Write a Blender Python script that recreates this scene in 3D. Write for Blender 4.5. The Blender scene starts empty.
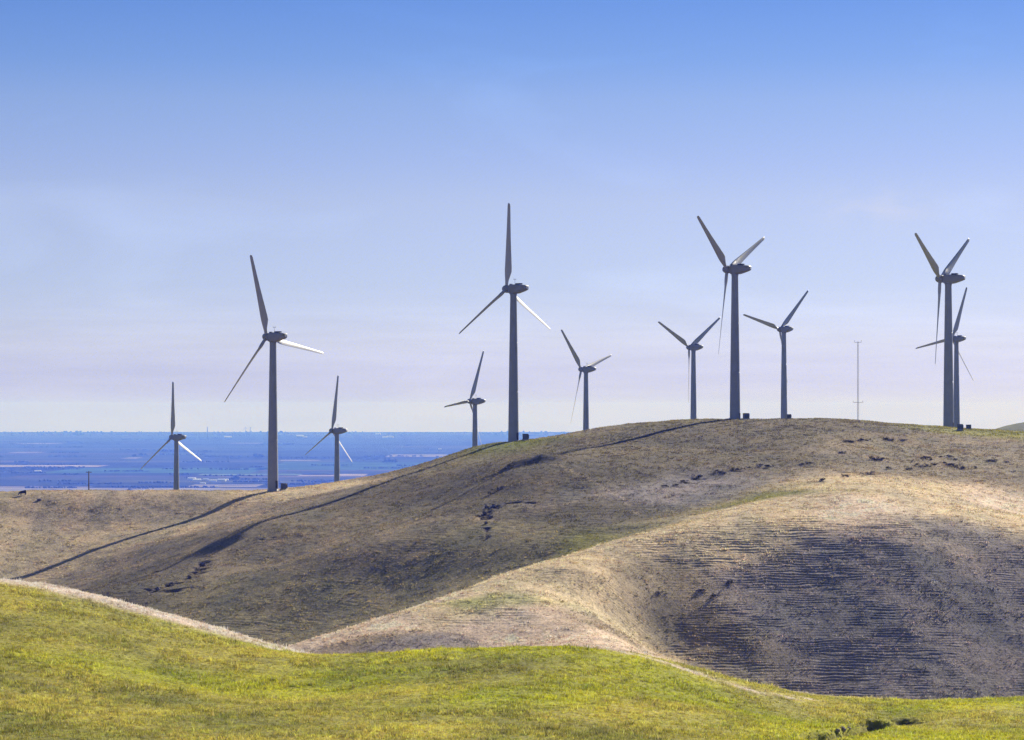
import bpy, bmesh, math, random
import numpy as np
from mathutils import Vector, Matrix, Euler

rng = np.random.default_rng(7)
random.seed(7)
C = bpy.context.scene.collection
R = math.radians

# ------------------------------------------------------------------ camera maths
F = 2904.0            # focal length in pixels of a 1024 px wide frame
EYE = 408.0           # image row of the true horizon
PLAIN_Z = -289.0
SUN_AZ, SUN_EL = 33.0, 26.8
SUN = Vector((math.sin(R(SUN_AZ))*math.cos(R(SUN_EL)), math.cos(R(SUN_AZ))*math.cos(R(SUN_EL)), math.sin(R(SUN_EL))))

def P(col, row, D):
    """world point seen at a pixel of the photograph, at distance D"""
    return np.array([(col-512.0)/F*D, D, -(row-EYE)/F*D])

# ------------------------------------------------------------------ noise
def vnoise(x, y, seed=0):
    xi = np.floor(x).astype(np.int64); yi = np.floor(y).astype(np.int64)
    fx = x-xi; fy = y-yi
    fx = fx*fx*fx*(fx*(fx*6-15)+10); fy = fy*fy*fy*(fy*(fy*6-15)+10)
    def h(a, b):
        n = (a*374761393 + b*668265263 + seed*1442695041) & 0xffffffff
        n = ((n ^ (n >> 13))*1274126177) & 0xffffffff
        n = (n ^ (n >> 16)) & 0xffff
        return n/32767.5-1.0
    return ((h(xi, yi)*(1-fx)+h(xi+1, yi)*fx)*(1-fy) + (h(xi, yi+1)*(1-fx)+h(xi+1, yi+1)*fx)*fy)

def fbm(x, y, oct=4, seed=0, gain=0.5):
    s = 0; a = 1.0; t = 0
    for k in range(oct):
        s = s + a*vnoise(x*2**k + 17.3*k, y*2**k - 9.1*k, seed+k); t += a; a *= gain
    return s/t

def sstep(a, b, x):
    t = np.clip((x-a)/(b-a), 0, 1); return t*t*(3-2*t)

# ------------------------------------------------------------------ terrain control points
ctrl = []
def cp(col, row, D): ctrl.append(tuple(P(col, row, D)))
def cz(col, D, z): ctrl.append(((col-512)/F*D, D, z))
def wz(x, y, z): ctrl.append((x, y, z))

CREST = [(-150,500,800),(0,497,800),(60,498,800),(130,497,805),(200,493,810),(272,490,815),(340,481,815),(400,470,815),
         (440,459,815),(475,447,815),(513,442,815),(555,438.5,812),(600,428,812),(650,423,812),(700,420,812),
         (760,419.5,812),(840,420,812),(900,426,815),(949,430,820),(1024,434,820),(1200,440,820)]
for c in CREST: cp(*c)
for c, r, D in CREST[:16:2]:
    zc = -(r-EYE)/F*850
    cz(c, 852, zc-2.0)
for c, z in [(0,-44),(174,-40),(336,-36),(477,-27),(588,-18),(693,-11),(783,-9),(957,-11),(1080,-14)]: cz(c, 960, z)
cz(949,905,-7.3); cz(880,890,-5.6); cz(1024,890,-8.6)
SMALL_BASE = {174:-55.7, 336:-53, 477:-40, 588:-26.3, 693:-17, 783:-9.6, 957:-13.2}
for c, z in SMALL_BASE.items(): cz(c, 1252, z)
cz(0, 1252, -62)
for c, r in [(985,431.5),(1024,423),(1100,415)]: cp(c, r, 1450)
cz(940,1450,-28); cz(600,1450,-55); cz(300,1450,-85); cz(0,1450,-95)
for c in (0, 512, 1024): cz(c, 1900, -130)
# the face of the long ridge
for c in [(255,524,716),(30,583,721),(100,590,656),(0,530,770),(0,610,680),(139,538,760),(200,516,787),(60,521,785),(200,600,640),(130,610,640),(-150,560,700),
          (515,472,707),(600,450,740),(340,545,660),(290,560,672),(290,630,605),(400,520,690),(400,590,618),(340,512,722),(272,507,772),
          (513,505,670),(513,550,622),(460,575,616),(620,500,660),(440,500,712),
          (700,450,745),(700,480,690),(700,508,645),(620,535,620),
          (800,440,750),(800,470,690),(800,492,635),(900,445,765),(900,470,700),(900,487,650),
          (1024,455,750),(1024,490,690),(1024,515,640),(1150,480,700),(1150,525,640)]: cp(*c)
# gully behind the spur
cz(290,545,-49); cz(400,570,-41.5); cz(480,598,-36.5); cz(540,612,-32.5); cz(200,560,-52)
# the spur and its nose
for c in [(700,522,598),(640,537,588),(560,559,565),(500,577,548),(450,595,530),(380,618,515),(300,645,500),
          (600,577,545),(560,600,520),(500,620,505),(420,636,495),(500,645,490),(560,640,486),
          (580,605,522),(610,632,502),(645,655,482),(690,670,458),(590,625,500)]: cp(*c)
# the bowl
for c in [(800,512,606),(900,506,614),(800, 545, 581.1),(800, 570, 570.7),(800, 610, 554.8),(800, 655, 538.0),(800, 700, 522.1),(900, 545, 581.1),(900, 570, 570.7),(900, 610, 554.8),(900, 655, 538.0),(900, 700, 522.1),(1024, 545, 586.5),(1024, 570, 576.0),(1024, 610, 560.0),(1024, 655, 543.0),(1024, 700, 527.0),(1150, 545, 588.3),(1150, 570, 577.8),(1150, 610, 561.7),(1150, 655, 544.6),(1150, 700, 528.6),(650,572,563),(655,620,545),(645,645,535),(720,555,576),(720,600,555),(700,670,527),(740,640,540)]: cp(*c)
# valley
for c, D, z in [(0,400,-50),(300,400,-54),(600,400,-58),(800,430,-61),(1024,430,-61),(100,520,-53),(0,560,-51),(-150,520,-52),
                (640,440,-52),(720,480,-55),(520,440,-49),(1150,430,-60),(300,455,-49)]: cz(c, D, z)
# the near hill
for c in [(-150,572,300),(0,580,300),(60,586.5,300),(130,604,298),(220,629,294),(320,658,290),(350,662,286),(420,652,276),(480,648.5,272),(545,647,270),
          (640,655,267),(720,675,268),(800,694.5,270),(900,700,275),(1024,697,280),(1150,690,285)]: cp(*c)
for c in [(0,740,188),(0,660,243),(100,665,246),(200,680,250),(320,700,238),(430,690,236),(545,690,233),(545,740,195),(300,740,195),(680,700,242),
          (800,722,244),(800,745,205),(920,730,232),(1024,722,248),(1024,750,205)]: cp(*c)
for c, D, z in [(-150,340,-23),(0,338,-23.5),(100,338,-26),(220,335,-31),(330,328,-35),(440,318,-31.5),(545,314,-30),(680,312,-34),(800,315,-38),(920,318,-39),(1024,325,-39)]: cz(c, D, z)
for c in (0,512,1024): cz(c,150,-19.6); cz(c,100,-14)
for x in (-45,0,45): wz(x,50,-8.6)
for x in (-30,0,30): wz(x,20,-4.4); wz(x,0,-1.8); wz(x,-60,-1.5)
for s in (-1,1):
    wz(s*110,50,-14); wz(s*110,150,-24); wz(s*120,0,-8)
    wz(s*450,0,-40); wz(s*450,300,-48); wz(s*450,600,-45); wz(s*450,850,-25); wz(s*450,1250,-65)
    wz(s*900,300,-110); wz(s*900,800,-100); wz(s*900,1500,-140)
ctrl = np.array(ctrl)
S = 200.0
def kern(r2): return 0.5*r2*np.log(np.maximum(r2, 1e-12))
def tps_fit(xy, v, lam=1e-5):
    p = xy/S; n = len(p)
    d2 = ((p[:,None,:]-p[None,:,:])**2).sum(-1)
    A = np.zeros((n+3, n+3)); A[:n,:n] = kern(d2)+lam*np.eye(n)
    A[:n,n] = 1; A[:n,n+1:] = p; A[n,:n] = 1; A[n+1:,:n] = p.T
    b = np.zeros(n+3); b[:n] = v
    return np.linalg.solve(A, b)
W = tps_fit(ctrl[:,:2], ctrl[:,2], 2e-5)
def tps_eval(x, y):
    sh = x.shape; q = np.stack([x.ravel(), y.ravel()], 1)/S; p = ctrl[:,:2]/S
    out = np.empty(len(q))
    for i in range(0, len(q), 40000):
        qq = q[i:i+40000]
        d2 = (qq[:,0:1]-p[:,0])**2 + (qq[:,1:2]-p[:,1])**2
        out[i:i+40000] = kern(d2)@W[:-3] + W[-3] + qq@W[-2:]
    return out.reshape(sh)

def base_height(x, y):
    z = tps_eval(x, y)
    ax = np.abs(x)
    t = np.maximum(sstep(1700, 3900, y), np.maximum(sstep(800, 2600, ax), sstep(-300, -2200, y)))
    z = np.clip(z, -300, 60)
    return z*(1-t) + (PLAIN_Z-14)*t

# ------------------------------------------------------------------ the grid
def seg(a, b, s): return list(np.arange(a, b-1e-6, s))
ys = np.array(seg(-2600,-100,120)+seg(-100,150,5)+seg(150,320,0.5)+seg(320,440,2.5)+seg(440,500,0.8)+seg(500,608,0.2)+seg(608,612,0.3)+seg(612,700,0.35)+seg(700,860,0.8)+seg(860,1300,5)+seg(1300,2000,20)+seg(2000,4300,90)+[4300])
xr = seg(0,62,0.5)+seg(62,120,0.9)+seg(120,185,1.2)+seg(185,320,5)+seg(320,900,25)+seg(900,3000,120)+[3000]
xs = np.array([-v for v in xr[:0:-1]]+xr)
GX, GY = np.meshgrid(xs, ys)
print('grid', GX.shape)
Z = base_height(GX, GY)
gy_, gx_ = np.gradient(Z, ys, xs)
slope = np.sqrt(gx_**2+gy_**2)
far = sstep(400, 470, GY)
near = 1-far
hill = 1-np.maximum(sstep(900,1500,GY), sstep(300,500,np.abs(GX)))
Z += hill*(far*(0.38*fbm(GX/38, GY/38, 3, 3) + 0.22*fbm(GX/9, GY/9, 3, 8)) + near*(0.10*fbm(GX/11, GY/11, 3, 5)+0.07*fbm(GX/2.6, GY/2.6, 3, 15)))

# cattle-trodden contour steps on the steeper faces
def terr_mask(x, y, sl):
    m = sstep(0.07, 0.25, sl)*sstep(440, 480, y)*(1-sstep(760, 830, y))
    m = m*np.clip(0.8+0.9*fbm(x/18, y/18, 4, 31), 0.15, 1)*np.clip(0.75+1.2*fbm(x/6, y/2.4, 3, 33), 0.1, 1)
    return m
TM = terr_mask(GX, GY, slope)
sp = 0.42
h = Z/sp + 1.0*fbm(GX/34, GY/34, 2, 41) + 0.9*fbm(GX/5.0, GY/2.5, 3, 43)
fr = h-np.floor(h)
stepv = (sstep(0.15, 0.62, fr)-fr)*sp
Z += 0.95*TM*stepv

hx, hy = (532-512)/F*720, 720.0
Z += 2.3*np.exp(-((GX-hx+0.35*(GY-hy))/8.0)**2-((GY-hy)/3.6)**2)*(1+0.3*fbm(GX/4, GY/4, 2, 55))  # mound added so its shaded face thickens the hilltop turbine's rotor shadow
# eroded cuts: (pixel path, depth D guess, width m, depth m)
def on_ground(col, row, lo=160, hi=900):
    """first point of the terrain along a pixel's ray"""
    D = np.linspace(lo, hi, 3000)
    x = (col-512)/F*D; zr = -(row-EYE)/F*D
    zt = height(x, D)
    k = np.argmax(zt >= zr)
    return np.array([x[k], D[k], zt[k]])
def height(x, y):
    x = np.asarray(x, float); y = np.asarray(y, float)
    i = np.clip(np.searchsorted(xs, x)-1, 0, len(xs)-2); j = np.clip(np.searchsorted(ys, y)-1, 0, len(ys)-2)
    fx = (x-xs[i])/(xs[i+1]-xs[i]); fy = (y-ys[j])/(ys[j+1]-ys[j])
    return (Z[j,i]*(1-fx)+Z[j,i+1]*fx)*(1-fy)+(Z[j+1,i]*(1-fx)+Z[j+1,i+1]*fx)*fy

soil = np.zeros_like(Z); trail = np.zeros_like(Z)
def seg_dist(px, py, a, b):
    d = b-a; L2 = (d**2).sum()
    t = np.clip(((px-a[0])*d[0]+(py-a[1])*d[1])/L2, 0, 1)
    return np.hypot(px-a[0]-t*d[0], py-a[1]-t*d[1])
def carve(path, width, depth, target, lo=160, rag=0.5):
    global Z
    pts = [on_ground(c, r, lo)[:2] for c, r in path]
    pts = np.array(pts)
    x0, x1 = pts[:,0].min()-8, pts[:,0].max()+8; y0, y1 = pts[:,1].min()-8, pts[:,1].max()+8
    i0, i1 = np.searchsorted(xs, [x0, x1]); j0, j1 = np.searchsorted(ys, [y0, y1])
    X = GX[j0:j1, i0:i1]; Y = GY[j0:j1, i0:i1]
    wob = fbm(X/1.7, Y/1.7, 4, 77)*width*rag*1.8
    d = np.full(X.shape, 1e9)
    if len(pts) == 1: d = np.hypot(X-pts[0,0], Y-pts[0,1])
    for a, b in zip(pts[:-1], pts[1:]): d = np.minimum(d, seg_dist(X, Y, a, b))
    m = 1-sstep(width*0.45, width*1.0, d+wob)
    m = m*np.clip((0.95 if lo == 160 else 0.75)+(0.5 if lo == 160 else 1.3)*vnoise(X/1.3, Y/1.3, 78), 0.15, 1)
    target[j0:j1, i0:i1] = np.maximum(target[j0:j1, i0:i1], m)
    Z[j0:j1, i0:i1] -= depth*m
carve([(150,591),(165,586),(185,580),(198,572),(204,563)], 1.9, 0.8, soil, 500)
carve([(165,592),(190,588)], 1.5, 0.6, soil, 500)
carve([(290,498),(276,506),(260,515),(240,521),(228,527)], 0.9, 0.5, soil, 500)
carve([(484,518),(488,511),(496,507)], 1.7, 0.7, soil, 500)
carve([(505,504),(520,502),(536,503)], 1.1, 0.35, soil, 500)
carve([(487,528),(484,540)], 0.9, 0.4, soil, 500)
carve([(820,739),(838,734),(852,729),(872,726),(896,723)], 1.9, 2.0, soil, 160)
carve([(850,731),(880,727)], 0.9, 0.8, soil, 160)
carve([(895,722),(915,720)], 0.8, 0.7, soil, 160)
carve([(945,445),(962,447)], 1.2, 0.5, soil, 500)
carve([(846,428),(860,429),(876,431)], 2.6, 0.15, soil, 500)
for p in [(760,468),(808,466),(845,472),(868,474),(735,471),(700,479),(690,483)]:
    carve([(p[0]-5,p[1]),(p[0]+5,p[1]+0.5)], 1.1, 0.4, soil, 500)
# cattle trails, a pale trodden line
carve([(556,464),(575,472),(590,478),(612,491),(628,502),(640,514)], 1.0, 0.15, trail, 500, 0.3)
carve([(612,491),(590,497),(565,504),(535,506)], 1.0, 0.15, trail, 500, 0.3)
carve([(440,516),(470,517),(500,521)], 0.8, 0.1, trail, 500, 0.3)
carve([(270,497),(300,494),(330,489),(370,480),(420,466)], 2.2, 0.1, trail, 500, 0.4)
carve([(900,478),(940,483),(985,490),(1024,497)], 1.2, 0.1, trail, 500, 0.5)
carve([(300,646),(360,628),(450,600),(520,575)], 1.2, 0.05, trail, 460, 0.5)

# ------------------------------------------------------------------ ground cover colour (albedo)
GREEN=(0.13,0.145,0.010); LIME=(0.25,0.25,0.016); DARKOL=(0.14,0.125,0.055); MID=(0.185,0.15,0.088); MIDG=(0.19,0.162,0.08); OLIVE=(0.185,0.175,0.032); YEL=(0.255,0.228,0.042); TAN=(0.30,0.235,0.155); TANB=(0.34,0.27,0.165)
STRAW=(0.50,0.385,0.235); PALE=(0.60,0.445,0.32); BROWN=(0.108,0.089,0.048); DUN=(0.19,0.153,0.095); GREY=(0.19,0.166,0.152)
paint = []
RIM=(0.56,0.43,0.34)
def pc(col, row, D, c, rad): p = P(col,row,D); paint.append((p[0],p[1],rad)+tuple(c))
for col, row, D, c in [(0,620,275,YEL),(120,640,265,YEL),(60,645,258,OLIVE),(150,700,225,OLIVE),(20,690,225,OLIVE),(60,735,192,OLIVE),(200,660,262,YEL),(90,705,218,YEL),(230,690,245,LIME),(310,690,245,LIME),(180,720,210,OLIVE),
                       (300,735,198,YEL),(270,665,275,LIME),(330,705,230,YEL),(400,680,245,OLIVE),(500,660,262,LIME),(600,670,255,LIME),(470,700,230,LIME),(560,730,205,YEL),(660,690,245,LIME),
                       (400,735,200,YEL),(700,720,225,YEL),(780,705,262,YEL),(830,725,240,LIME),(930,712,262,LIME),(1000,720,250,YEL),(930,735,220,LIME),(1024,705,275,LIME),(850,705,266,YEL),(660,740,200,OLIVE)]:
    pc(col,row,D,c,18)
# dry rim past the brow of the near hill, its sun-catching edge painted pale
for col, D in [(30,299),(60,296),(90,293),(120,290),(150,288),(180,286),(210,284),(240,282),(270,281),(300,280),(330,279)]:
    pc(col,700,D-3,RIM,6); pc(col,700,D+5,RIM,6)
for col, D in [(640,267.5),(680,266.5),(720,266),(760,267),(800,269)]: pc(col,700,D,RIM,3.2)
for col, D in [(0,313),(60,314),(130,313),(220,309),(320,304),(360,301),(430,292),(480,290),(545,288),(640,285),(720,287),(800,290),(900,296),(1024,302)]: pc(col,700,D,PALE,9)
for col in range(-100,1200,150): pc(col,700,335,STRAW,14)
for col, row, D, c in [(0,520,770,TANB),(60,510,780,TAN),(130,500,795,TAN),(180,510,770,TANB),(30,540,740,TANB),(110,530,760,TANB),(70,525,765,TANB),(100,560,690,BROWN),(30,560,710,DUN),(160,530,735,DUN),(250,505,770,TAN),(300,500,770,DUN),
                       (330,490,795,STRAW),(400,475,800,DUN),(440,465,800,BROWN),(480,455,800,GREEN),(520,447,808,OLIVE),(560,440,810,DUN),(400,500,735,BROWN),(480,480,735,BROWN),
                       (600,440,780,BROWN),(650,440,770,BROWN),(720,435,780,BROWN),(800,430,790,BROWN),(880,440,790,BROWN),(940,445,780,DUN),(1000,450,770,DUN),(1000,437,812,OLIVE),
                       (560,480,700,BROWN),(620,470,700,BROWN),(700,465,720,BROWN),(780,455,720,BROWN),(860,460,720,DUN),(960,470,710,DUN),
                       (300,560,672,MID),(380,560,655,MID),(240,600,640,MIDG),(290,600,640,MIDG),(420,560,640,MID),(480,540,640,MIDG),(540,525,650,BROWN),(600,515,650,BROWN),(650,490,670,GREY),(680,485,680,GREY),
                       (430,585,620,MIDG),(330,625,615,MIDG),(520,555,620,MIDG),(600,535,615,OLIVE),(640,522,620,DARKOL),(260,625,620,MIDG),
                       (760,490,645,OLIVE),(840,485,650,STRAW),(920,480,660,STRAW),(1000,500,660,PALE),(720,510,620,STRAW),(650,540,585,STRAW),(560,560,563,STRAW),(450,597,528,PALE),(380,620,512,PALE),(300,645,500,PALE),
                       (480,605,520,(0.33,0.32,0.11)),(520,600,520,(0.38,0.34,0.15)),(430,615,515,STRAW),(560,590,530,STRAW),(420,640,493,GREY),(500,635,495,PALE),(560,620,506,PALE),(600,622,505,DUN),(620,645,490,PALE),(350,642,498,DUN),(640,655,480,PALE),
                       (700,540,585,STRAW),(800,515,598,STRAW),(880,510,605,PALE),(960,520,610,STRAW),(1024,540,608,STRAW),
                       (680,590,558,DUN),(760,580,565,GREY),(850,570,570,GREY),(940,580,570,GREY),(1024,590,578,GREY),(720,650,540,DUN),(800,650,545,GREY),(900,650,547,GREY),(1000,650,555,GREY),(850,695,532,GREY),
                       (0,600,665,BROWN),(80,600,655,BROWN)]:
    pc(col,row,D,c,30)
for c in (0,300,600): pc(c,700,420,DUN,40)
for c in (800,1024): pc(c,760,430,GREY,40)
for c in (0,200,400,600,800,1000): pc(c,440,980,OLIVE,90); pc(c,440,1300,OLIVE,150)
for c in (980,1040,1100): pc(c,440,1440,(0.11,0.12,0.05),120)
for x in (-60,0,60):
    for y in (0,60,110): paint.append((x,y,25)+YEL)
paint = np.array(paint)
def cover(x, y):
    x = np.asarray(x).ravel(); y = np.asarray(y).ravel()
    out = np.empty((len(x),3))
    for i in range(0, len(x), 40000):
        a = x[i:i+40000,None]; b = y[i:i+40000,None]
        a = a + 7*vnoise(a/23, b/23, 60); b = b + 9*vnoise(a/23+50, b/23, 61)
        d2 = ((a-paint[:,0])**2+(b-paint[:,1])**2)/paint[:,2]**2
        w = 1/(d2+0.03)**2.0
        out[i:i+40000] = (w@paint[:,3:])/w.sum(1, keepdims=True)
    return out
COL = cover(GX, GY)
def vary(c, x, y):
    """patchy sward: dry stems against green shoots, independent of light"""
    x = np.asarray(x).ravel(); y = np.asarray(y).ravel()
    n1 = fbm(x/7, y/12, 4, 90)[:,None]; n2 = fbm(x/1.6, y/2.6, 3, 95)[:,None]
    k = 1+0.30*n1+0.32*n2
    warm = np.array([1.08,1.0,0.95])
    return np.clip(c*k*(1+(warm-1)*n1*1.2), 0.004, 0.6)
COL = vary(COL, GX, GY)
SO = soil.ravel()[:,None]; TR = trail.ravel()[:,None]
COL = COL*(1-SO)+np.array([0.055,0.036,0.028])*SO
COL = COL*(1-0.55*TR)+np.array([0.36,0.28,0.19])*0.55*TR

# ------------------------------------------------------------------ helpers
def mat(name):
    m = bpy.data.materials.new(name); m.use_nodes = True
    nt = m.node_tree; nt.nodes.clear()
    return m, nt.nodes, nt.links
def link_obj(name, me, parent=None, m=None):
    o = bpy.data.objects.new(name, me); C.objects.link(o)
    if m is not None: me.materials.append(m)
    if parent is not None: o.parent = parent
    return o
def np_mesh(name, verts, faces, col=None, smooth=True):
    """faces: (n,3) or (n,4) array"""
    me = bpy.data.meshes.new(name)
    n = len(faces); k = faces.shape[1]
    me.vertices.add(len(verts)); me.vertices.foreach_set('co', verts.astype(np.float32).ravel())
    me.loops.add(n*k); me.loops.foreach_set('vertex_index', faces.astype(np.int32).ravel())
    me.polygons.add(n); me.polygons.foreach_set('loop_start', np.arange(0, n*k, k, dtype=np.int32))
    me.polygons.foreach_set('loop_total', np.full(n, k, dtype=np.int32))
    if smooth: me.polygons.foreach_set('use_smooth', np.ones(n, dtype=bool))
    if col is not None:
        at = me.color_attributes.new('cover', 'FLOAT_COLOR', 'POINT')
        c4 = np.ones((len(verts),4), np.float32); c4[:,:3] = col
        at.data.foreach_set('color', c4.ravel())
    me.update(); me.validate()
    return me
def tag(o, label=None, cat=None, group=None, kind=None):
    if label: o['label'] = label
    if cat: o['category'] = cat
    if group: o['group'] = group
    if kind: o['kind'] = kind
    return o
def empty(name, loc, rz=0.0):
    o = bpy.data.objects.new(name, None); C.objects.link(o)
    o.location = loc; o.rotation_euler = (0,0,rz); o.empty_display_size = 1
    return o
def bm_obj(name, bm, m, parent=None, smooth=False):
    me = bpy.data.meshes.new(name); bmesh.ops.recalc_face_normals(bm, faces=bm.faces[:]); bm.to_mesh(me); bm.free()
    if smooth:
        for p in me.polygons: p.use_smooth = True
    return link_obj(name, me, parent, m)
def box(bm, c, s, rot=None, bevel=0):
    mtx = Matrix.Translation(c)
    if rot is not None: mtx = mtx @ rot
    mtx = mtx @ Matrix.Diagonal((s[0],s[1],s[2],1))
    r = bmesh.ops.create_cube(bm, size=1, matrix=mtx)
    if bevel:
        es = list({e for v in r['verts'] for e in v.link_edges})
        bmesh.ops.bevel(bm, geom=es, offset=bevel, segments=2, affect='EDGES')
def loft(bm, rings, cap=True):
    vs = [[bm.verts.new(p) for p in ring] for ring in rings]
    n = len(rings[0])
    for a, b in zip(vs[:-1], vs[1:]):
        for i in range(n): bm.faces.new((a[i], a[(i+1)%n], b[(i+1)%n], b[i]))
    if cap:
        bm.faces.new(vs[0][::-1]); bm.faces.new(vs[-1])
    return vs
def tube(bm, p0, p1, r0, r1=None, n=8):
    p0 = Vector(p0); p1 = Vector(p1); r1 = r0 if r1 is None else r1
    q = (p1-p0).to_track_quat('Z','Y')
    rings = []
    for p, r in ((p0,r0),(p1,r1)):
        rings.append([p + q@Vector((r*math.cos(2*math.pi*i/n), r*math.sin(2*math.pi*i/n), 0)) for i in range(n)])
    loft(bm, rings)

# ------------------------------------------------------------------ materials
def ground_material():
    m, N, L = mat('hill_grass')
    out = N.new('ShaderNodeOutputMaterial'); b = N.new('ShaderNodeBsdfPrincipled')
    b.inputs['Roughness'].default_value = 0.95; b.inputs['Specular IOR Level'].default_value = 0.1
    a = N.new('ShaderNodeVertexColor'); a.layer_name = 'cover'
    geo = N.new('ShaderNodeNewGeometry')
    mp = N.new('ShaderNodeMapping'); mp.inputs['Scale'].default_value = (1,0.6,1)
    L.new(geo.outputs['Position'], mp.inputs['Vector'])
    n1 = N.new('ShaderNodeTexNoise'); n1.inputs['Scale'].default_value = 2.2; n1.inputs['Detail'].default_value = 6; n1.inputs['Roughness'].default_value = 0.7
    n2 = N.new('ShaderNodeTexNoise'); n2.inputs['Scale'].default_value = 0.6; n2.inputs['Detail'].default_value = 5
    L.new(mp.outputs[0], n1.inputs['Vector']); L.new(mp.outputs[0], n2.inputs['Vector'])
    r1 = N.new('ShaderNodeMapRange'); r1.inputs[1].default_value = 0.3; r1.inputs[2].default_value = 0.7; r1.inputs[3].default_value = 0.55; r1.inputs[4].default_value = 1.45
    L.new(n1.outputs[0], r1.inputs[0])
    mx = N.new('ShaderNodeVectorMath'); mx.operation = 'SCALE'
    L.new(a.outputs[0], mx.inputs[0]); L.new(r1.outputs[0], mx.inputs['Scale'])
    L.new(mx.outputs[0], b.inputs['Base Color'])
    bp = N.new('ShaderNodeBump'); bp.inputs['Strength'].default_value = 0.7; bp.inputs['Distance'].default_value = 0.28
    ad = N.new('ShaderNodeMath'); ad.operation = 'ADD'
    L.new(n1.outputs[0], ad.inputs[0]); L.new(n2.outputs[0], ad.inputs[1])
    L.new(ad.outputs[0], bp.inputs['Height']); L.new(bp.outputs[0], b.inputs['Normal'])
    L.new(b.outputs[0], out.inputs['Surface'])
    return m
def blade_grass_material():
    m, N, L = mat('grass_tufts')
    out = N.new('ShaderNodeOutputMaterial')
    a = N.new('ShaderNodeVertexColor'); a.layer_name = 'cover'
    d = N.new('ShaderNodeBsdfDiffuse'); t = N.new('ShaderNodeBsdfTranslucent'); mx = N.new('ShaderNodeMixShader'); mx.inputs[0].default_value = 0.38
    L.new(a.outputs[0], d.inputs[0]); L.new(a.outputs[0], t.inputs[0])
    L.new(d.outputs[0], mx.inputs[1]); L.new(t.outputs[0], mx.inputs[2]); L.new(mx.outputs[0], out.inputs[0])
    return m
def simple(name, col, rough=0.6, metal=0.0, nscale=0.0, namp=0.0, spec=0.4, bump=0.0):
    m, N, L = mat(name)
    out = N.new('ShaderNodeOutputMaterial'); b = N.new('ShaderNodeBsdfPrincipled')
    b.inputs['Base Color'].default_value = (*col,1); b.inputs['Roughness'].default_value = rough; b.inputs['Metallic'].default_value = metal
    b.inputs['Specular IOR Level'].default_value = spec
    if nscale:
        tc = N.new('ShaderNodeTexCoord'); n = N.new('ShaderNodeTexNoise'); n.inputs['Scale'].default_value = nscale; n.inputs['Detail'].default_value = 5
        L.new(tc.outputs['Object'], n.inputs['Vector'])
        r = N.new('ShaderNodeMapRange'); r.inputs[1].default_value = 0.3; r.inputs[2].default_value = 0.7; r.inputs[3].default_value = 1-namp; r.inputs[4].default_value = 1+namp
        L.new(n.outputs[0], r.inputs[0])
        v = N.new('ShaderNodeVectorMath'); v.operation = 'SCALE'; v.inputs[0].default_value = col
        L.new(r.outputs[0], v.inputs['Scale']); L.new(v.outputs[0], b.inputs['Base Color'])
        if bump:
            bp = N.new('ShaderNodeBump'); bp.inputs['Strength'].default_value = bump; L.new(n.outputs[0], bp.inputs['Height']); L.new(bp.outputs[0], b.inputs['Normal'])
    L.new(b.outputs[0], out.inputs[0])
    return m

M_GROUND = ground_material(); M_TUFT = blade_grass_material()
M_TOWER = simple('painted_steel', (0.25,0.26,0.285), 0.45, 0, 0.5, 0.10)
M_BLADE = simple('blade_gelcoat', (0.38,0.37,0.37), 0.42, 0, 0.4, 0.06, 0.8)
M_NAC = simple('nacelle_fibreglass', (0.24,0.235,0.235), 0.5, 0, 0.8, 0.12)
M_DARK = simple('dark_metal', (0.06,0.06,0.065), 0.6, 0, 2.0, 0.2)
M_CAB = simple('cabinet_green_grey', (0.10,0.11,0.11), 0.6, 0, 1.5, 0.2)
M_CONC = simple('concrete', (0.33,0.31,0.28), 0.9, 0, 2.0, 0.2)
M_GALV = simple('galvanised_steel', (0.55,0.56,0.58), 0.45, 0.3, 3.0, 0.15)
M_RUST = simple('rusty_steel', (0.30,0.13,0.07), 0.8, 0, 4.0, 0.3)
M_WOOD = simple('weathered_wood', (0.13,0.10,0.08), 0.85, 0, 3.0, 0.25)
M_ROCK = simple('dark_rock', (0.12,0.10,0.09), 0.9, 0, 2.0, 0.4, 0.2, 0.5)
M_CLOD = simple('pale_rock', (0.30,0.25,0.21), 0.9, 0, 2.5, 0.3, 0.2, 0.5)
M_HIDE = simple('black_hide', (0.012,0.011,0.011), 0.7, 0, 3.0, 0.3, 0.2)
M_SHRUB = simple('shrub_leaves', (0.035,0.036,0.022), 0.8, 0, 2.0, 0.4, 0.1)
M_TREE = simple('far_tree_leaves', (0.04,0.05,0.025), 0.9, 0, 0.05, 0.4, 0.1)
M_BARK = simple('bark', (0.09,0.07,0.05), 0.9, 0, 2.0, 0.3)
M_WHITE = simple('white_paint', (0.8,0.8,0.78), 0.5, 0, 0.05, 0.05)
M_ROOF = simple('pale_metal_roof', (0.75,0.75,0.76), 0.4, 0, 0.05, 0.08)

# ------------------------------------------------------------------ hills
ny, nx = Z.shape
verts = np.stack([GX.ravel(), GY.ravel(), Z.ravel()], 1)
idx = np.arange(nx*ny).reshape(ny, nx)
faces = np.stack([idx[:-1,:-1].ravel(), idx[:-1,1:].ravel(), idx[1:,1:].ravel(), idx[1:,:-1].ravel()], 1)
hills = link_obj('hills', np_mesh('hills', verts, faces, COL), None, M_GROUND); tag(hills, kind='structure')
hills['label'] = 'rolling dry grass hills under the wind turbines'

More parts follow.
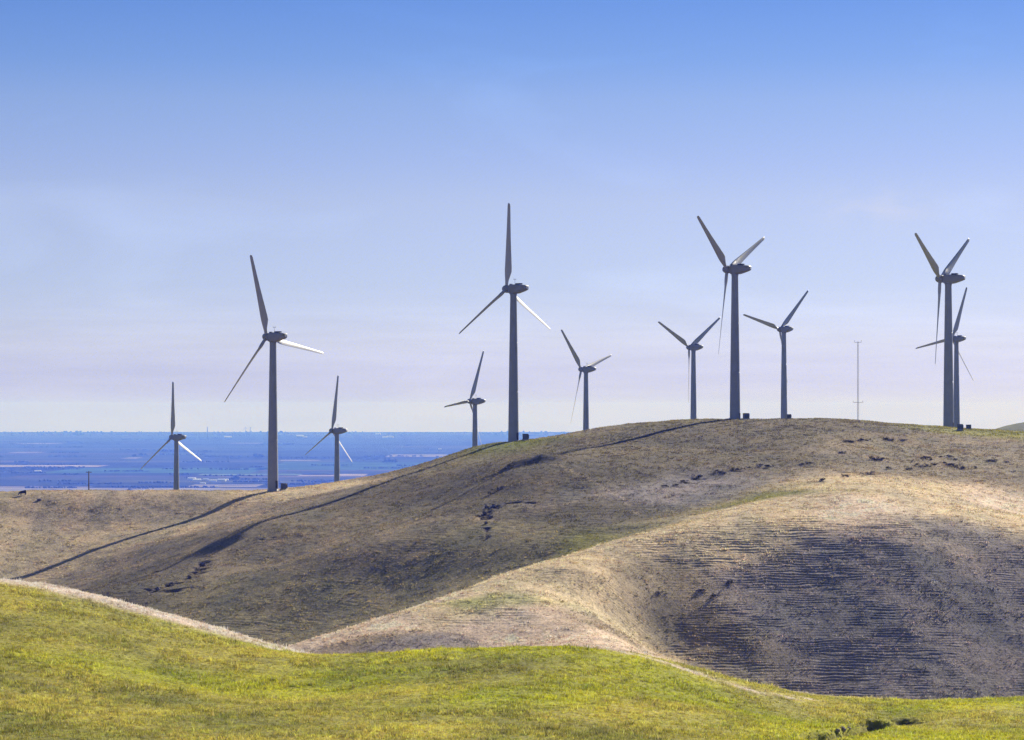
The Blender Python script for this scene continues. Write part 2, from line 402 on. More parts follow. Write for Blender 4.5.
# ------------------------------------------------------------------ grass tufts (real blades)
def tufts(name, label, n, D0, D1, spread, hgt, wid, nb, keep, bright=1.0, stalk=0.1, rad=0.1):
    # uniform per area inside a wedge a little wider than the view
    u = rng.uniform(-spread, spread, n); y = np.sqrt(rng.uniform(D0**2, D1**2, n)); x = u*y
    k = keep(x, y); x = x[k]; y = y[k]; n = len(x)
    z = height(x, y)
    c = vary(cover(x, y), x, y)*bright
    c = c*rng.uniform(0.5,1.6,(n,1))*(1+rng.uniform(-0.10,0.10,(n,3)))
    sz = rng.uniform(0.55,1.35,n)*(0.8+0.6*np.clip(fbm(x/3,y/3,2,120),-0.5,1))
    V = np.empty((n,nb,3,3)); BC = np.repeat(c[:,None,:], nb, axis=1)
    dry = rng.uniform(0,1,(n,nb,1)) < stalk
    BC = np.where(dry, np.maximum(BC, 0.55*np.array([0.46,0.40,0.20]))*rng.uniform(0.9,1.7,(n,nb,1)), BC*rng.uniform(0.75,1.25,(n,nb,1)))
    for b in range(nb):
        a = rng.uniform(0,2*np.pi,n); ox = rng.normal(0,rad,n)*sz; oy = rng.normal(0,rad*0.8,n)*sz
        hh = hgt*sz*rng.uniform(0.7,1.2,n); w = wid*sz*rng.uniform(0.7,1.3,n)
        lx = rng.normal(0,0.45,n)*hh; ly = rng.normal(0,0.45,n)*hh
        V[:,b,0] = np.stack([x+ox-w*np.cos(a), y+oy-w*np.sin(a), z-0.06*hgt], 1)
        V[:,b,1] = np.stack([x+ox+w*np.cos(a), y+oy+w*np.sin(a), z-0.06*hgt], 1)
        V[:,b,2] = np.stack([x+ox+lx, y+oy+ly, z+hh], 1)
    cols = np.repeat(np.clip(BC.reshape(-1,3),0.003,0.7), 3, axis=0)
    vv = V.reshape(-1,3); ff = np.arange(len(vv)).reshape(-1,3)
    o = link_obj(name, np_mesh(name, vv, ff, cols, False), None, M_TUFT)
    tag(o, label, 'grass', kind='stuff'); return o
def not_soil(x, y):
    i = np.clip(np.searchsorted(xs, x), 0, nx-1); j = np.clip(np.searchsorted(ys, y), 0, ny-1)
    return soil[j,i] < 0.3
tufts('near_grass', 'green and yellow grass tufts covering the near hill', 180000, 168, 330, 0.245, 0.15, 0.034, 8, not_soil, 1.6, 0.12, 0.13)
tufts('far_grass', 'short dry grass tufts covering the long ridge and spur', 225000, 455, 860, 0.23, 0.24, 0.085, 6,
      lambda x, y: not_soil(x, y) & (rng.uniform(0,1,len(x)) < 0.75+0.4*fbm(x/9,y/14,2,140)), 1.2, 0.10, 0.26)

tufts('tall_grass', 'scattered taller dry grass clumps standing out of the near hill', 11000, 170, 330, 0.245, 0.34, 0.032, 12, not_soil, 1.35, 0.35, 0.15)
# ------------------------------------------------------------------ turbines
HUB_H = 43.1
def airfoil(chord, thick, n=16):
    """LE at -0.32c, TE at +0.68c along x, thickness along y"""
    pts = []
    for i in range(n):
        t = 2*math.pi*i/n
        xx = 0.5*(1+math.cos(t))         # 1 = TE .. 0 = LE
        yt = thick*2.6*(0.2969*math.sqrt(xx)-0.126*xx-0.3516*xx**2+0.2843*xx**3-0.1036*xx**4)*1.92
        s = 1 if math.sin(t) >= 0 else -1
        pts.append(((xx-0.32)*chord, -s*yt*chord*(1.1 if s > 0 else 0.7)))
    return pts
def make_blade_mesh(pitch):
    bm = bmesh.new(); n = 16; rings = []
    SEC = [(0.55,0.90,1.0,0),(1.5,0.90,1.0,0),(2.4,1.05,0.8,0.25),(3.6,1.55,0.46,0.7),(4.8,2.0,0.32,1),(6.0,2.0,0.26,1),(8.5,1.80,0.22,1),(11.5,1.55,0.19,1),(15,1.30,0.17,1),(18.5,1.08,0.16,1),(21.2,0.95,0.15,1),(23.2,0.84,0.14,1),(23.85,0.66,0.13,1),(24.0,0.40,0.12,1),(24.1,0.10,0.10,1)]
    for r, ch, th, af in SEC:
        tw = R(pitch + 12*max(0,(1-r/17.0))**1.4)
        A = airfoil(ch, th, n); ring = []
        for i in range(n):
            t = 2*math.pi*i/n
            cx, cy = 0.5*ch*math.cos(t), -0.5*ch*math.sin(t)
            x = cx*(1-af)+A[i][0]*af; y = cy*(1-af)+A[i][1]*af
            g = -tw
            ring.append(Vector((x*math.cos(g)-y*math.sin(g), x*math.sin(g)+y*math.cos(g), r)))
        rings.append(ring)
    loft(bm, rings)
    bmesh.ops.recalc_face_normals(bm, faces=bm.faces[:])
    me = bpy.data.meshes.new('blade'); bm.to_mesh(me); bm.free()
    for p in me.polygons: p.use_smooth = True
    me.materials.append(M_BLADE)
    return me
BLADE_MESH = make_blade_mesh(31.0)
TILT = R(4.0)
def make_turbine():
    root = empty('wind_turbine', (0,0,0))
    bm = bmesh.new(); rings = []
    prof = [(-2.5,1.62),(0.0,1.62),(0.2,1.62),(0.26,1.55),(0.27,1.50),(0.5,1.497),(1.5,1.486),(12,1.36),(25,1.18),(38,0.98),(41.2,0.93),(41.5,1.0),(41.9,1.0)]
    for z, r in prof: rings.append([Vector((r*math.cos(2*math.pi*i/32), r*math.sin(2*math.pi*i/32), z)) for i in range(32)])
    loft(bm, rings)
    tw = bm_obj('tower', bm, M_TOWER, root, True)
    for p in tw.data.polygons: p.use_smooth = len(p.vertices) == 4
    # section flanges and a door belong to the tower
    for z, r in ((14.2,1.345),(28.0,1.145)):
        bm = bmesh.new()
        loft(bm, [[Vector(((r+dr)*math.cos(2*math.pi*i/32), (r+dr)*math.sin(2*math.pi*i/32), z+dz)) for i in range(32)] for dr, dz in ((0.0,-0.09),(0.03,-0.06),(0.03,0.06),(0.0,0.09))])
        bm_obj('flange', bm, M_TOWER, tw)
    bm = bmesh.new(); box(bm, (0,-1.47,1.9), (0.85,0.10,2.0), None, 0.03); 
    bm_obj('door', bm, M_DARK, tw)
    # nacelle: lofted rounded box along y (front +y), underside rising to the rear
    bm = bmesh.new(); rings = []
    secs = [(1.48,0.62,-0.62,0.62),(1.40,0.85,-0.95,0.95),(1.0,1.12,-1.32,1.22),(0.0,1.2,-1.42,1.30),(-1.6,1.2,-1.30,1.28),(-3.0,1.14,-0.92,1.20),(-4.2,1.02,-0.52,1.06),(-4.7,0.86,-0.30,0.92),(-4.85,0.62,-0.12,0.74)]
    for y, w, zb, zt in secs:
        ring = []; cz_ = (zb+zt)/2; hz = (zt-zb)/2
        for i in range(24):
            t = 2*math.pi*i/24; c, s = math.cos(t), math.sin(t)
            e = 0.45
            ring.append(Vector((w*math.copysign(abs(c)**e, c), y, HUB_H+cz_+hz*math.copysign(abs(s)**e, s))))
        rings.append(ring)
    loft(bm, rings)
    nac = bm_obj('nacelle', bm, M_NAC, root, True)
    bm = bmesh.new(); box(bm, (0,-1.9,HUB_H+1.42), (1.3,1.7,0.34), None, 0.06); bm_obj('hatch', bm, M_DARK, nac)
    bm = bmesh.new(); box(bm, (0,0.9,HUB_H+1.36), (0.8,0.6,0.26), None, 0.05); bm_obj('roof_lamp', bm, M_DARK, nac)
    bm = bmesh.new(); tube(bm, (0,-0.5,HUB_H+1.2), (0,-0.5,HUB_H+2.9), 0.05, 0.04); tube(bm, (-0.45,-0.5,HUB_H+2.6), (0.45,-0.5,HUB_H+2.6), 0.035)
    for s in (-1,1): tube(bm, (s*0.45,-0.5,HUB_H+2.58), (s*0.45,-0.5,HUB_H+2.95), 0.09, 0.05)
    bm_obj('wind_vane', bm, M_GALV, nac)
    bm = bmesh.new()
    loft(bm, [[Vector((0.40*math.cos(2*math.pi*i/20), y, HUB_H+0.32+0.36*math.sin(2*math.pi*i/20))) for i in range(20)] for y in (-4.80,-4.94)])
    bm_obj('rear_vent', bm, M_WHITE, nac)
    # hub
    T = Matrix.Translation((0,2.45,HUB_H+0.1)) @ Matrix.Rotation(TILT, 4, 'X')
    bm = bmesh.new(); rings = []
    for y, r in [(-1.05,0.75),(-0.95,1.0),(-0.3,1.12),(0.35,1.10),(0.85,0.92),(1.2,0.62),(1.38,0.25)]:
        rings.append([Vector((r*math.cos(2*math.pi*i/24), y, r*math.sin(2*math.pi*i/24))) for i in range(24)])
    loft(bm, rings); bm.transform(T)
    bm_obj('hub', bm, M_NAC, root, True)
    for k in range(3):
        b = link_obj('blade', BLADE_MESH, root)
        b.matrix_local = T @ Matrix.Rotation(R(120*k), 4, 'Y')
    return root
def set_rotor(root, theta):
    T = Matrix.Translation((0,2.45,HUB_H+0.1)) @ Matrix.Rotation(TILT, 4, 'X')
    k = 0
    for ch in root.children:
        if ch.name.startswith('blade'):
            ch.matrix_local = T @ Matrix.Rotation(R(theta+120*k), 4, 'Y'); k += 1
def copy_tree(o, parent=None):
    c = o.copy(); C.objects.link(c)
    if parent is not None:
        c.parent = parent; c.matrix_parent_inverse = o.matrix_parent_inverse.copy()
    for ch in list(o.children): copy_tree(ch, c)
    return c

D_BIG, D_SMALL = 813.0, 1252.0
# tower col, hub row, theta (clockwise in the photo), azimuth of the rotor axis, distance, label
TURB = [
 (513.5,289.0,-3,-52,D_BIG,'big white wind turbine in the middle with one blade straight up'),
 (273.0,337.0,-20,-51,D_BIG,'big wind turbine on the low left ridge, one white blade pointing right'),
 (735.0,269.5,-55,-58.5,D_BIG,'big wind turbine on the hilltop between two small ones, blades in a Y'),
 (948.5,279.0,-61,-60.5,905.0,'big wind turbine at far right with a small turbine half hidden right behind its tower'),
 (176.5,437.5,-4,-58,D_SMALL,'leftmost small wind turbine, seen against the blue plain'),
 (337.0,431.0,5,-64,D_SMALL,'small wind turbine between the two big left turbines, its hub on the horizon line'),
 (475.0,401.5,24,-64,D_SMALL,'small wind turbine close left of the middle big turbine, third blade behind its own tower'),
 (586.0,369.5,-46,-55,D_SMALL,'small wind turbine on the ridge shoulder right of the middle big turbine'),
 (693.5,347.5,-64,-47,D_SMALL,'small wind turbine just left of the big hilltop turbine'),
 (784.0,329.5,-76,-42,D_SMALL,'small wind turbine just right of the big hilltop turbine'),
 (956.5,339.0,19,-41,D_SMALL+10,'small wind turbine partly hidden behind the far right big turbine'),
]
proto = make_turbine()
for i, (c, hr, th, az, D, lab) in enumerate(TURB):
    o = proto if i == 0 else copy_tree(proto)
    x = (c-512)/F*D; zb = -(hr-EYE)/F*D - HUB_H
    zg = float(height(x, D))
    print('turbine', i, 'base', round(zb,2), 'ground', round(zg,2))
    sc_ = D/D_BIG if D_BIG < D < 1000 else 1.0
    o.scale = (sc_,)*3; zb += HUB_H*(1-sc_)
    o.location = (x, D, zb); o.rotation_euler = (0,0,R(-az)); set_rotor(o, th)
    tag(o, lab, 'wind turbine', 'big turbines on the near ridge' if D < 1000 else 'small turbines behind the ridge')

# ------------------------------------------------------------------ transformer cabinets
def make_cabinet():
    root = empty('transformer_cabinet', (0,0,0))
    bm = bmesh.new(); box(bm, (0,0,0.0), (1.9,1.6,0.5)); bm_obj('plinth', bm, M_CONC, root)
    bm = bmesh.new(); box(bm, (0,0,0.95), (1.55,1.25,1.4), None, 0.04); bm_obj('body', bm, M_CAB, root)
    bm = bmesh.new(); box(bm, (0,0,1.69), (1.7,1.4,0.09), None, 0.02); bm_obj('lid', bm, M_DARK, root)
    bm = bmesh.new(); box(bm, (-0.36,-0.635,0.95), (0.62,0.03,1.15)); box(bm, (0.36,-0.635,0.95), (0.62,0.03,1.15)); bm_obj('door', bm, M_CAB, root)
    bm = bmesh.new()
    for k in range(7): box(bm, (0.86,-0.45+0.15*k,0.95), (0.16,0.03,1.0))
    bm_obj('cooling_fins', bm, M_DARK, root)
    return root
cab = make_cabinet()
for i, (c, D, lab) in enumerate([(525.5,812,'dark transformer cabinet right beside the middle big turbine'),(284,813,'dark transformer cabinet beside the big left ridge turbine'),
        (746,813,'dark transformer cabinet beside the big hilltop turbine'),(789,818,'small dark cabinet by the foot of the small turbine right of the hilltop'),
        (960,816,'larger dark cabinet close right of the far right tower foot'),(968.5,826,'smaller dark cabinet, the second to the right of the far right tower foot')]):
    o = cab if i == 0 else copy_tree(cab)
    x = (c-512)/F*D
    o.location = (x, D, float(height(x, D))+0.12); o.rotation_euler = (0,0,R([8,-12,20,5,-6,30][i]))
    s = [1.0,1.0,0.95,0.7,1.0,0.75][i]; o.scale = (s,s,s)
    tag(o, lab, 'cabinet', 'transformer cabinets at the tower feet')

# ------------------------------------------------------------------ met mast
def make_mast():
    D = 812; x = (858-512)/F*D; z = float(height(x, D)); H = 0.0
    root = empty('lattice_mast', (x, D, z)); H = (420.5-341)/F*D
    tag(root, 'thin pale lattice measuring mast with a crossarm, alone on the hilltop', 'mast')
    w = 0.24
    corners = [(w*math.cos(R(90+120*k)), w*math.sin(R(90+120*k))) for k in range(3)]
    for (cx, cy) in corners:
        bm = bmesh.new(); tube(bm, (cx,cy,-0.5), (cx*0.8,cy*0.8,H), 0.035, 0.03, 6); bm_obj('mast_leg', bm, M_GALV, root)
    bm = bmesh.new(); nseg = 28
    for k in range(nseg):
        z0 = H*k/nseg; z1 = H*(k+1)/nseg
        for a in range(3):
            p, q = corners[a], corners[(a+1)%3]
            tube(bm, (p[0]*0.93,p[1]*0.93,z0), (q[0]*0.93,q[1]*0.93,z1), 0.016, None, 4); tube(bm, (p[0]*0.93,p[1]*0.93,z1), (q[0]*0.93,q[1]*0.93,z1), 0.016, None, 4)
    bm_obj('lattice_bracing', bm, M_GALV, root)
    for zz, hw in ((H*0.235,1.35),(H-0.15,0.95)):
        bm = bmesh.new(); tube(bm, (-hw,0,zz), (hw,0,zz), 0.06, None, 6); ca = bm_obj('crossarm', bm, M_GALV, root)
        for s in (-1,1):
            bm = bmesh.new(); tube(bm, (s*hw,0,zz-0.02), (s*hw,0,zz+0.36), 0.025, None, 6); tube(bm, (s*hw,0,zz+0.35), (s*hw,0,zz+0.5), 0.11, 0.05, 8)
            bm_obj('anemometer', bm, M_DARK, ca)
    bm = bmesh.new(); box(bm, (0,0,-0.05), (1.1,1.1,0.4)); bm_obj('footing', bm, M_RUST, root)
make_mast()

# ------------------------------------------------------------------ utility pole
D = 835; x = (89-512)/F*D; zt = -(471-EYE)/F*D
pole = empty('utility_pole', (x, D, float(height(x, D)))); hp = zt-float(height(x, D))
tag(pole, 'thin wooden utility pole with a short crossarm on the left ridge', 'utility pole')
bm = bmesh.new(); tube(bm, (0,0,-1), (0,0,hp), 0.21, 0.15, 10); bm_obj('post', bm, M_WOOD, pole, True)
bm = bmesh.new(); box(bm, (0,0.02,hp-0.35), (1.7,0.14,0.18), None, 0.01); ca = bm_obj('crossarm', bm, M_WOOD, pole)
for s in (-0.58,0.0,0.58):
    bm = bmesh.new(); tube(bm, (s,0.02,hp-0.27), (s,0.02,hp-0.08), 0.05, 0.035, 8); bm_obj('insulator', bm, M_DARK, ca)

# ------------------------------------------------------------------ cow
def make_cow(loc, rz, label):
    root = empty('cow', loc, rz); tag(root, label, 'cow')
    me = bpy.data.meshes.new('body')
    # x forward
    V = [(-0.75,0,1.02,0.36),(-0.35,0,0.95,0.44),(0.1,0,0.92,0.46),(0.5,0,0.98,0.40),(0.8,0,0.92,0.25),(1.05,0,0.66,0.18),(1.2,0,0.42,0.15),(1.38,0,0.18,0.10),
         (-0.72,0.2,0.80,0.17),(-0.86,0.2,0.45,0.085),(-0.78,0.2,0.04,0.07), (-0.72,-0.2,0.80,0.17),(-0.80,-0.2,0.45,0.085),(-0.70,-0.2,0.04,0.07),
         (0.52,0.18,0.72,0.13),(0.54,0.18,0.40,0.075),(0.55,0.18,0.04,0.065),(0.52,-0.18,0.72,0.13),(0.62,-0.18,0.42,0.075),(0.60,-0.18,0.04,0.065),
         (-0.98,0,1.20,0.06),(-1.04,0,0.75,0.03),(-1.04,0,0.45,0.05),(1.10,0.2,0.62,0.04),(1.10,-0.2,0.62,0.04)]
    E = [(0,1),(1,2),(2,3),(3,4),(4,5),(5,6),(6,7),(0,8),(8,9),(9,10),(0,11),(11,12),(12,13),(3,14),(14,15),(15,16),(3,17),(17,18),(18,19),(0,20),(20,21),(21,22),(5,23),(5,24)]
    me.from_pydata([v[:3] for v in V], E, [])
    o = link_obj('body', me, root, M_HIDE)
    sk = o.modifiers.new('skin','SKIN'); su = o.modifiers.new('sub','SUBSURF'); su.levels = su.render_levels = 2
    me.skin_vertices[0].data[1].use_root = True
    for i, v in enumerate(V): me.skin_vertices[0].data[i].radius = (v[3], v[3])
    dg = bpy.context.evaluated_depsgraph_get(); em = bpy.data.meshes.new_from_object(o.evaluated_get(dg))
    o.modifiers.clear(); o.data = em
    for p in em.polygons: p.use_smooth = True
    return root
D = 803; x = (23-512)/F*D
make_cow((x, D, float(height(x, D))-0.02), R(214), 'black cow grazing with its head down on the far left ridge')

# ------------------------------------------------------------------ rocks, shrubs
def lump(name, loc, size, m, seed, flat=0.6):
    r = random.Random(seed); bm = bmesh.new(); bmesh.ops.create_icosphere(bm, subdivisions=3, radius=1)
    off = r.uniform(0,100)
    co = np.array([v.co[:] for v in bm.verts])
    d = 1+0.35*fbm(co[:,0]*1.3+off, co[:,1]*1.3+co[:,2]*1.7, 3, seed)+0.10*vnoise(co[:,0]*5+off, co[:,1]*5+co[:,2]*4, seed)
    for v, k in zip(bm.verts, d): v.co = Vector((v.co.x*k*size*r.uniform(0.97,1.03), v.co.y*k*size*0.8, v.co.z*k*size*flat))
    o = bm_obj(name, bm, m); o.location = loc; o.rotation_euler = (0,0,r.uniform(0,6.28)); return o
o = None
p = on_ground(39.5, 499, 600); x = (39.5-512)/F*797
o = lump('boulder', (x, 797, float(height(x,797))+0.2), 0.75, M_ROCK, 5, 0.6); tag(o, 'low dark boulder on the left ridge just right of the grazing cow', 'boulder')
for i, (c, r_, s) in enumerate([(842,731,0.42),(848,730,0.30),(837,734,0.30)]):
    p = on_ground(c, r_, 160)
    o = lump('boulder', (p[0], p[1], p[2]+0.0), s*0.7, M_CLOD, 40+i, 0.75)
    tag(o, 'pale stone lying in the dark cut at the bottom right of the near hill', 'stone', 'stones in the cut of the near hill')
for i, (c, r_, s) in enumerate([(487,508,0.6),(494,507,0.65),(485,514,0.55),(491,518,0.6),(486,524,0.5)]):
    p = on_ground(c, r_, 500)
    o = lump('boulder', (p[0], p[1], p[2]+0.2), s, M_ROCK, 60+i, 0.8)
    tag(o, 'dark rock in the eroded scar below the middle turbine shadow', 'rock', 'rocks in the eroded scar on the ridge face')
for i, (c, r_, s) in enumerate([(158,590,0.6),(172,585,0.6),(190,578,0.55),(203,566,0.75)]):
    p = on_ground(c, r_, 500)
    o = lump('boulder', (p[0], p[1], p[2]+0.3), s, M_ROCK, 80+i, 0.7)
    tag(o, 'dark rock along the washed-out gully on the lower left slope', 'rock', 'rocks along the left gully')

def shrub_mesh(seed, nleaf=420):
    r = np.random.default_rng(seed); out = []
    cl = r.normal(0,1,(7,3))*np.array([0.55,0.4,0.22])+np.array([0,0,0.42])
    for k in range(nleaf):
        c = cl[r.integers(0,7)]+r.normal(0,1,3)*np.array([0.24,0.22,0.17])
        c[2] = max(c[2], 0.02)
        a = r.normal(0,1,3); a /= np.linalg.norm(a); b = np.cross(a, r.normal(0,1,3)); b /= np.linalg.norm(b)
        s = r.uniform(0.06,0.13)
        out += [c-a*s, c+b*s*0.6, c+a*s, c-b*s*0.6]
    v = np.array(out); return np_mesh('shrub', v, np.arange(len(v)).reshape(-1,4), None, False)
SH = []
for s in range(4):
    me = shrub_mesh(200+s); me.materials.append(M_SHRUB); SH.append(me)
def shrub(c, r_, s, label, group, lo=500):
    p = on_ground(c, r_, lo)
    o = link_obj('low_shrub', random.choice(SH)); o.location = (p[0], p[1], p[2]-0.05)
    o.rotation_euler = (0,0,random.uniform(0,6.28)); o.scale = (s*1.25, s, s*random.uniform(0.6,0.85))
    tag(o, label, 'shrub', group)
for c, r_, s in [(846,442.5,1.0),(851,442.5,1.1),(862,441.5,1.0),(868,441,0.8),(886,440,1.2),(891,441,1.1),(901,441,0.8),(904,440.5,0.7)]:
    shrub(c, r_, s, 'small dark shrub in the broken row just below the mast', 'shrubs in the row below the mast')
for c, r_, s in [(875,460,1.2),(879,461,0.9),(883,459.5,0.7),(841,453.5,1.0),(887,469,0.8),(908,470,1.0),(912,462,0.6),(920,467,1.2),(927,466.5,1.0),(926,459,1.0),(930,460,0.9),(941,457,0.7),(948,457.5,1.0),
                (944,463,0.7),(950,466,1.1),(956,467,1.2),(962,469,1.0),(955,460,0.8),(975,468,0.7),(988,461.5,0.8),(993,461.5,0.9),(1006,462.5,0.8),(934,465,0.7),(868,474.5,1.0),(845,477,0.8),(823,481,0.9),(1012,472,0.6)]:
    shrub(c, r_, s, 'small dark shrub in the scattered clump on the right upper slope', 'scattered shrubs on the right upper slope')
for c, r_, s in [(761,466.5,1.0),(768,467,1.0),(808,464,1.0),(803,465,0.8),(733,470,0.9),(738,470,0.7),(720,473,1.0),(724,474,1.0),(699,477,1.0),(696,480,0.9),(683,482,0.9),(677,486,0.9),(748,468,0.7),(664,487,0.8)]:
    shrub(c, r_, s, 'small dark shrub along the low bank crossing the middle of the ridge face', 'shrubs along the bank on the ridge face')
shrub(498,490,1.0,'upper of the two dark shrubs under the big rotor shadow','pair of shrubs under the rotor shadow')
shrub(492.5,494,0.8,'lower of the two dark shrubs under the big rotor shadow','pair of shrubs under the rotor shadow')
for c, r_ in [(660,594),(702,592),(730,583),(713,597)]:
    shrub(c, r_, 0.9, 'lone dark shrub on the left rim of the dark bowl', 'lone shrubs on the bowl')

# ------------------------------------------------------------------ the plain
def at_plain(row): return -PLAIN_Z*F/(row-EYE)
pr = np.random.default_rng(11)
V=[]; Fc=[]; CC=[]
PAL = [(0.07,0.085,0.04),(0.10,0.11,0.05),(0.13,0.115,0.075),(0.06,0.075,0.045),(0.17,0.15,0.10),(0.09,0.12,0.05),(0.05,0.06,0.04)]
def quad(x0,x1,y0,y1,c,z=PLAIN_Z):
    k=len(V); V.extend([(x0,y0,z),(x1,y0,z),(x1,y1,z),(x0,y1,z)]); Fc.append((k,k+1,k+2,k+3)); CC.extend([c]*4)
quad(-21000,21000,-3500,4200,(0.13,0.12,0.07))
y = 4200.0
while y < 35000:
    d = min(pr.uniform(180,420)+y*0.012, 35000-y+1)
    x = -21000.0
    while x < 21000:
        w = min(pr.uniform(500,2600), 21000-x+1)
        if 21000-x-w < 300: w = 21000-x
        c = np.array(PAL[pr.choice(len(PAL), p=[.24,.16,.10,.2,.05,.13,.12])])*pr.uniform(0.4,0.65)
        quad(x,x+w,y,y+d,tuple(c)); x += w
    y += d
def strip(c0,c1,r0,r1,col,zz):
    y1=at_plain(r0); y0=at_plain(r1); ym=0.5*(y0+y1)
    quad((c0-512)/F*ym,(c1-512)/F*ym,y0,y1,col,PLAIN_Z+zz)
PT=(0.26,0.22,0.20); PL=(0.22,0.20,0.185)
strip(-90,104,465.2,467.0,PT,.5); strip(300,366,474,476.2,PT,.5); strip(388,446,454.5,457,PL,.5); strip(-60,330,488,493,(0.20,0.185,0.17),.5); strip(-60,260,493,498,(0.17,0.155,0.145),.5)
strip(-90,90,486.5,488,(0.18,0.16,0.15),.5); strip(200,335,473.8,475,(0.13,0.19,0.11),.5); strip(360,430,480,488,PL,.5); strip(20,60,443,444,PL,.5); strip(12,42,452,453,PL,.5); strip(230,262,443,443.6,PL,.5)
strip(60,260,468,473,(0.05,0.10,0.05),.5); strip(270,470,462,470,(0.05,0.09,0.05),.5); strip(125,140,457.5,458.6,PL,.5); strip(280,320,460,460.8,PL,.5); strip(190,260,484.5,487,(0.22,0.2,0.185),.5)
def plain_material():
    m, N, L = mat('farmland'); out = N.new('ShaderNodeOutputMaterial'); b = N.new('ShaderNodeBsdfDiffuse')
    a = N.new('ShaderNodeVertexColor'); a.layer_name='cover'
    g = N.new('ShaderNodeNewGeometry'); n = N.new('ShaderNodeTexNoise'); n.inputs['Scale'].default_value=0.004; n.inputs['Detail'].default_value=6
    L.new(g.outputs['Position'], n.inputs['Vector'])
    r = N.new('ShaderNodeMapRange'); r.inputs[1].default_value=.3; r.inputs[2].default_value=.7; r.inputs[3].default_value=.6; r.inputs[4].default_value=1.4; L.new(n.outputs[0], r.inputs[0])
    s = N.new('ShaderNodeVectorMath'); s.operation='SCALE'; L.new(a.outputs[0], s.inputs[0]); L.new(r.outputs[0], s.inputs['Scale'])
    L.new(s.outputs[0], b.inputs[0]); L.new(b.outputs[0], out.inputs[0]); return m
o = link_obj('plain', np_mesh('plain', np.array(V,float), np.array(Fc), np.array(CC), False), None, plain_material()); tag(o, kind='structure')

# groves and hedges on the plain
ico = bmesh.new(); bmesh.ops.create_icosphere(ico, subdivisions=2, radius=1); IV = np.array([v.co[:] for v in ico.verts]); IF = np.array([[v.index for v in f.verts] for f in ico.faces]); ico.free()
def crowns(centres, radii, seed, zs=0.8):
    VV=[]; FF=[]; k=0
    for q,(c,r_) in enumerate(zip(centres, radii)):
        d = 1+0.35*vnoise(IV[:,0]*2+q*3.1, IV[:,1]*2+IV[:,2]*2.3, seed)+0.2*vnoise(IV[:,0]*5+q, IV[:,1]*5+IV[:,2]*4, seed+1)
        VV.append(IV*d[:,None]*np.array([r_,r_,r_*zs])+np.array(c)); FF.append(IF+k); k+=len(IV)
    return np.concatenate(VV), np.concatenate(FF)
def grove(col, row, wpx, hpx, n, label):
    D = at_plain(row); w = wpx/F*D; hgt = hpx/F*D; cx=(col-512)/F*D
    root = empty('tree_grove', (cx,D,PLAIN_Z)); tag(root, label, 'trees')
    xs_ = pr.uniform(-w/2,w/2,n); ys_ = pr.uniform(-w/3,w/3,n); rr = pr.uniform(.28,.42,n)*hgt*(1-0.5*(np.abs(xs_)/(w/2))**2)
    v,f = crowns(np.stack([xs_,ys_,hgt*(0.62)*(1-0.45*(np.abs(xs_)/(w/2))**2)],1), rr*1.2, 5)
    link_obj('crown', np_mesh('crown', v, f, None, True), root, M_TREE)
    bm = bmesh.new()
    for a,b in zip(xs_,ys_): tube(bm,(a,b,-0.5),(a,b,hgt*0.5),hgt*0.03,hgt*0.02,6)
    bm_obj('trunk', bm, M_BARK, root)
grove(130,498,19,9,14,'dark blue rounded grove standing on the pale flats below the left ridge')
grove(390,463.5,16,5,12,'dark square grove at the right part of the plain under the pale strip')
grove(143,456.5,9,4,8,'left one of two small groves behind the leftmost turbine')
grove(135,456.8,6,3,6,'small low grove left of the leftmost turbine hub')
grove(236,479.5,9,4,8,'dark grove near the white farm sheds left of the big left turbine')
grove(188,478.5,6,2.5,6,'small grove just right of the leftmost turbine tower')
grove(258,458,12,5,8,'dark grove directly left of the big left turbine tower')
grove(165,451.5,6,3,5,'tiny distant grove above the leftmost turbine blade')
hc=[]; hr_=[]
for k in range(110):
    row = pr.uniform(434,492); D=at_plain(row); cx=pr.uniform(-40,720); L_=pr.uniform(8,70)
    n_=int(L_*0.9)
    for q in range(n_):
        if pr.uniform()<0.3: continue
        r_=pr.uniform(1.8,4.2)*(1+D/40000)
        hc.append(((cx-512)/F*D+q*L_/n_/F*D, D+pr.uniform(-12,12), PLAIN_Z+r_*0.7)); hr_.append(r_)
v,f=crowns(hc,hr_,21,0.9)
o=link_obj('hedgerows', np_mesh('hedgerows',v,f,None,True), None, M_TREE); tag(o,'dark hedgerows and tree lines streaking the far plain','hedgerow',kind='stuff')
hc=[]; hr_=[]
for k in range(1500):
    cx=pr.uniform(-300,1300); D=pr.uniform(30500,34800); r_=pr.uniform(5,11)*(1+0.6*vnoise(np.array([cx/25.]),np.array([3.]),3)[0])
    hc.append(((cx-512)/F*D,D,PLAIN_Z+r_*0.7)); hr_.append(max(r_,3))
v,f=crowns(hc,hr_,23,0.9)
o=link_obj('horizon_trees', np_mesh('horizon_trees',v,f,None,True), None, M_TREE); tag(o,'hazy line of trees along the flat horizon','tree line',kind='stuff')

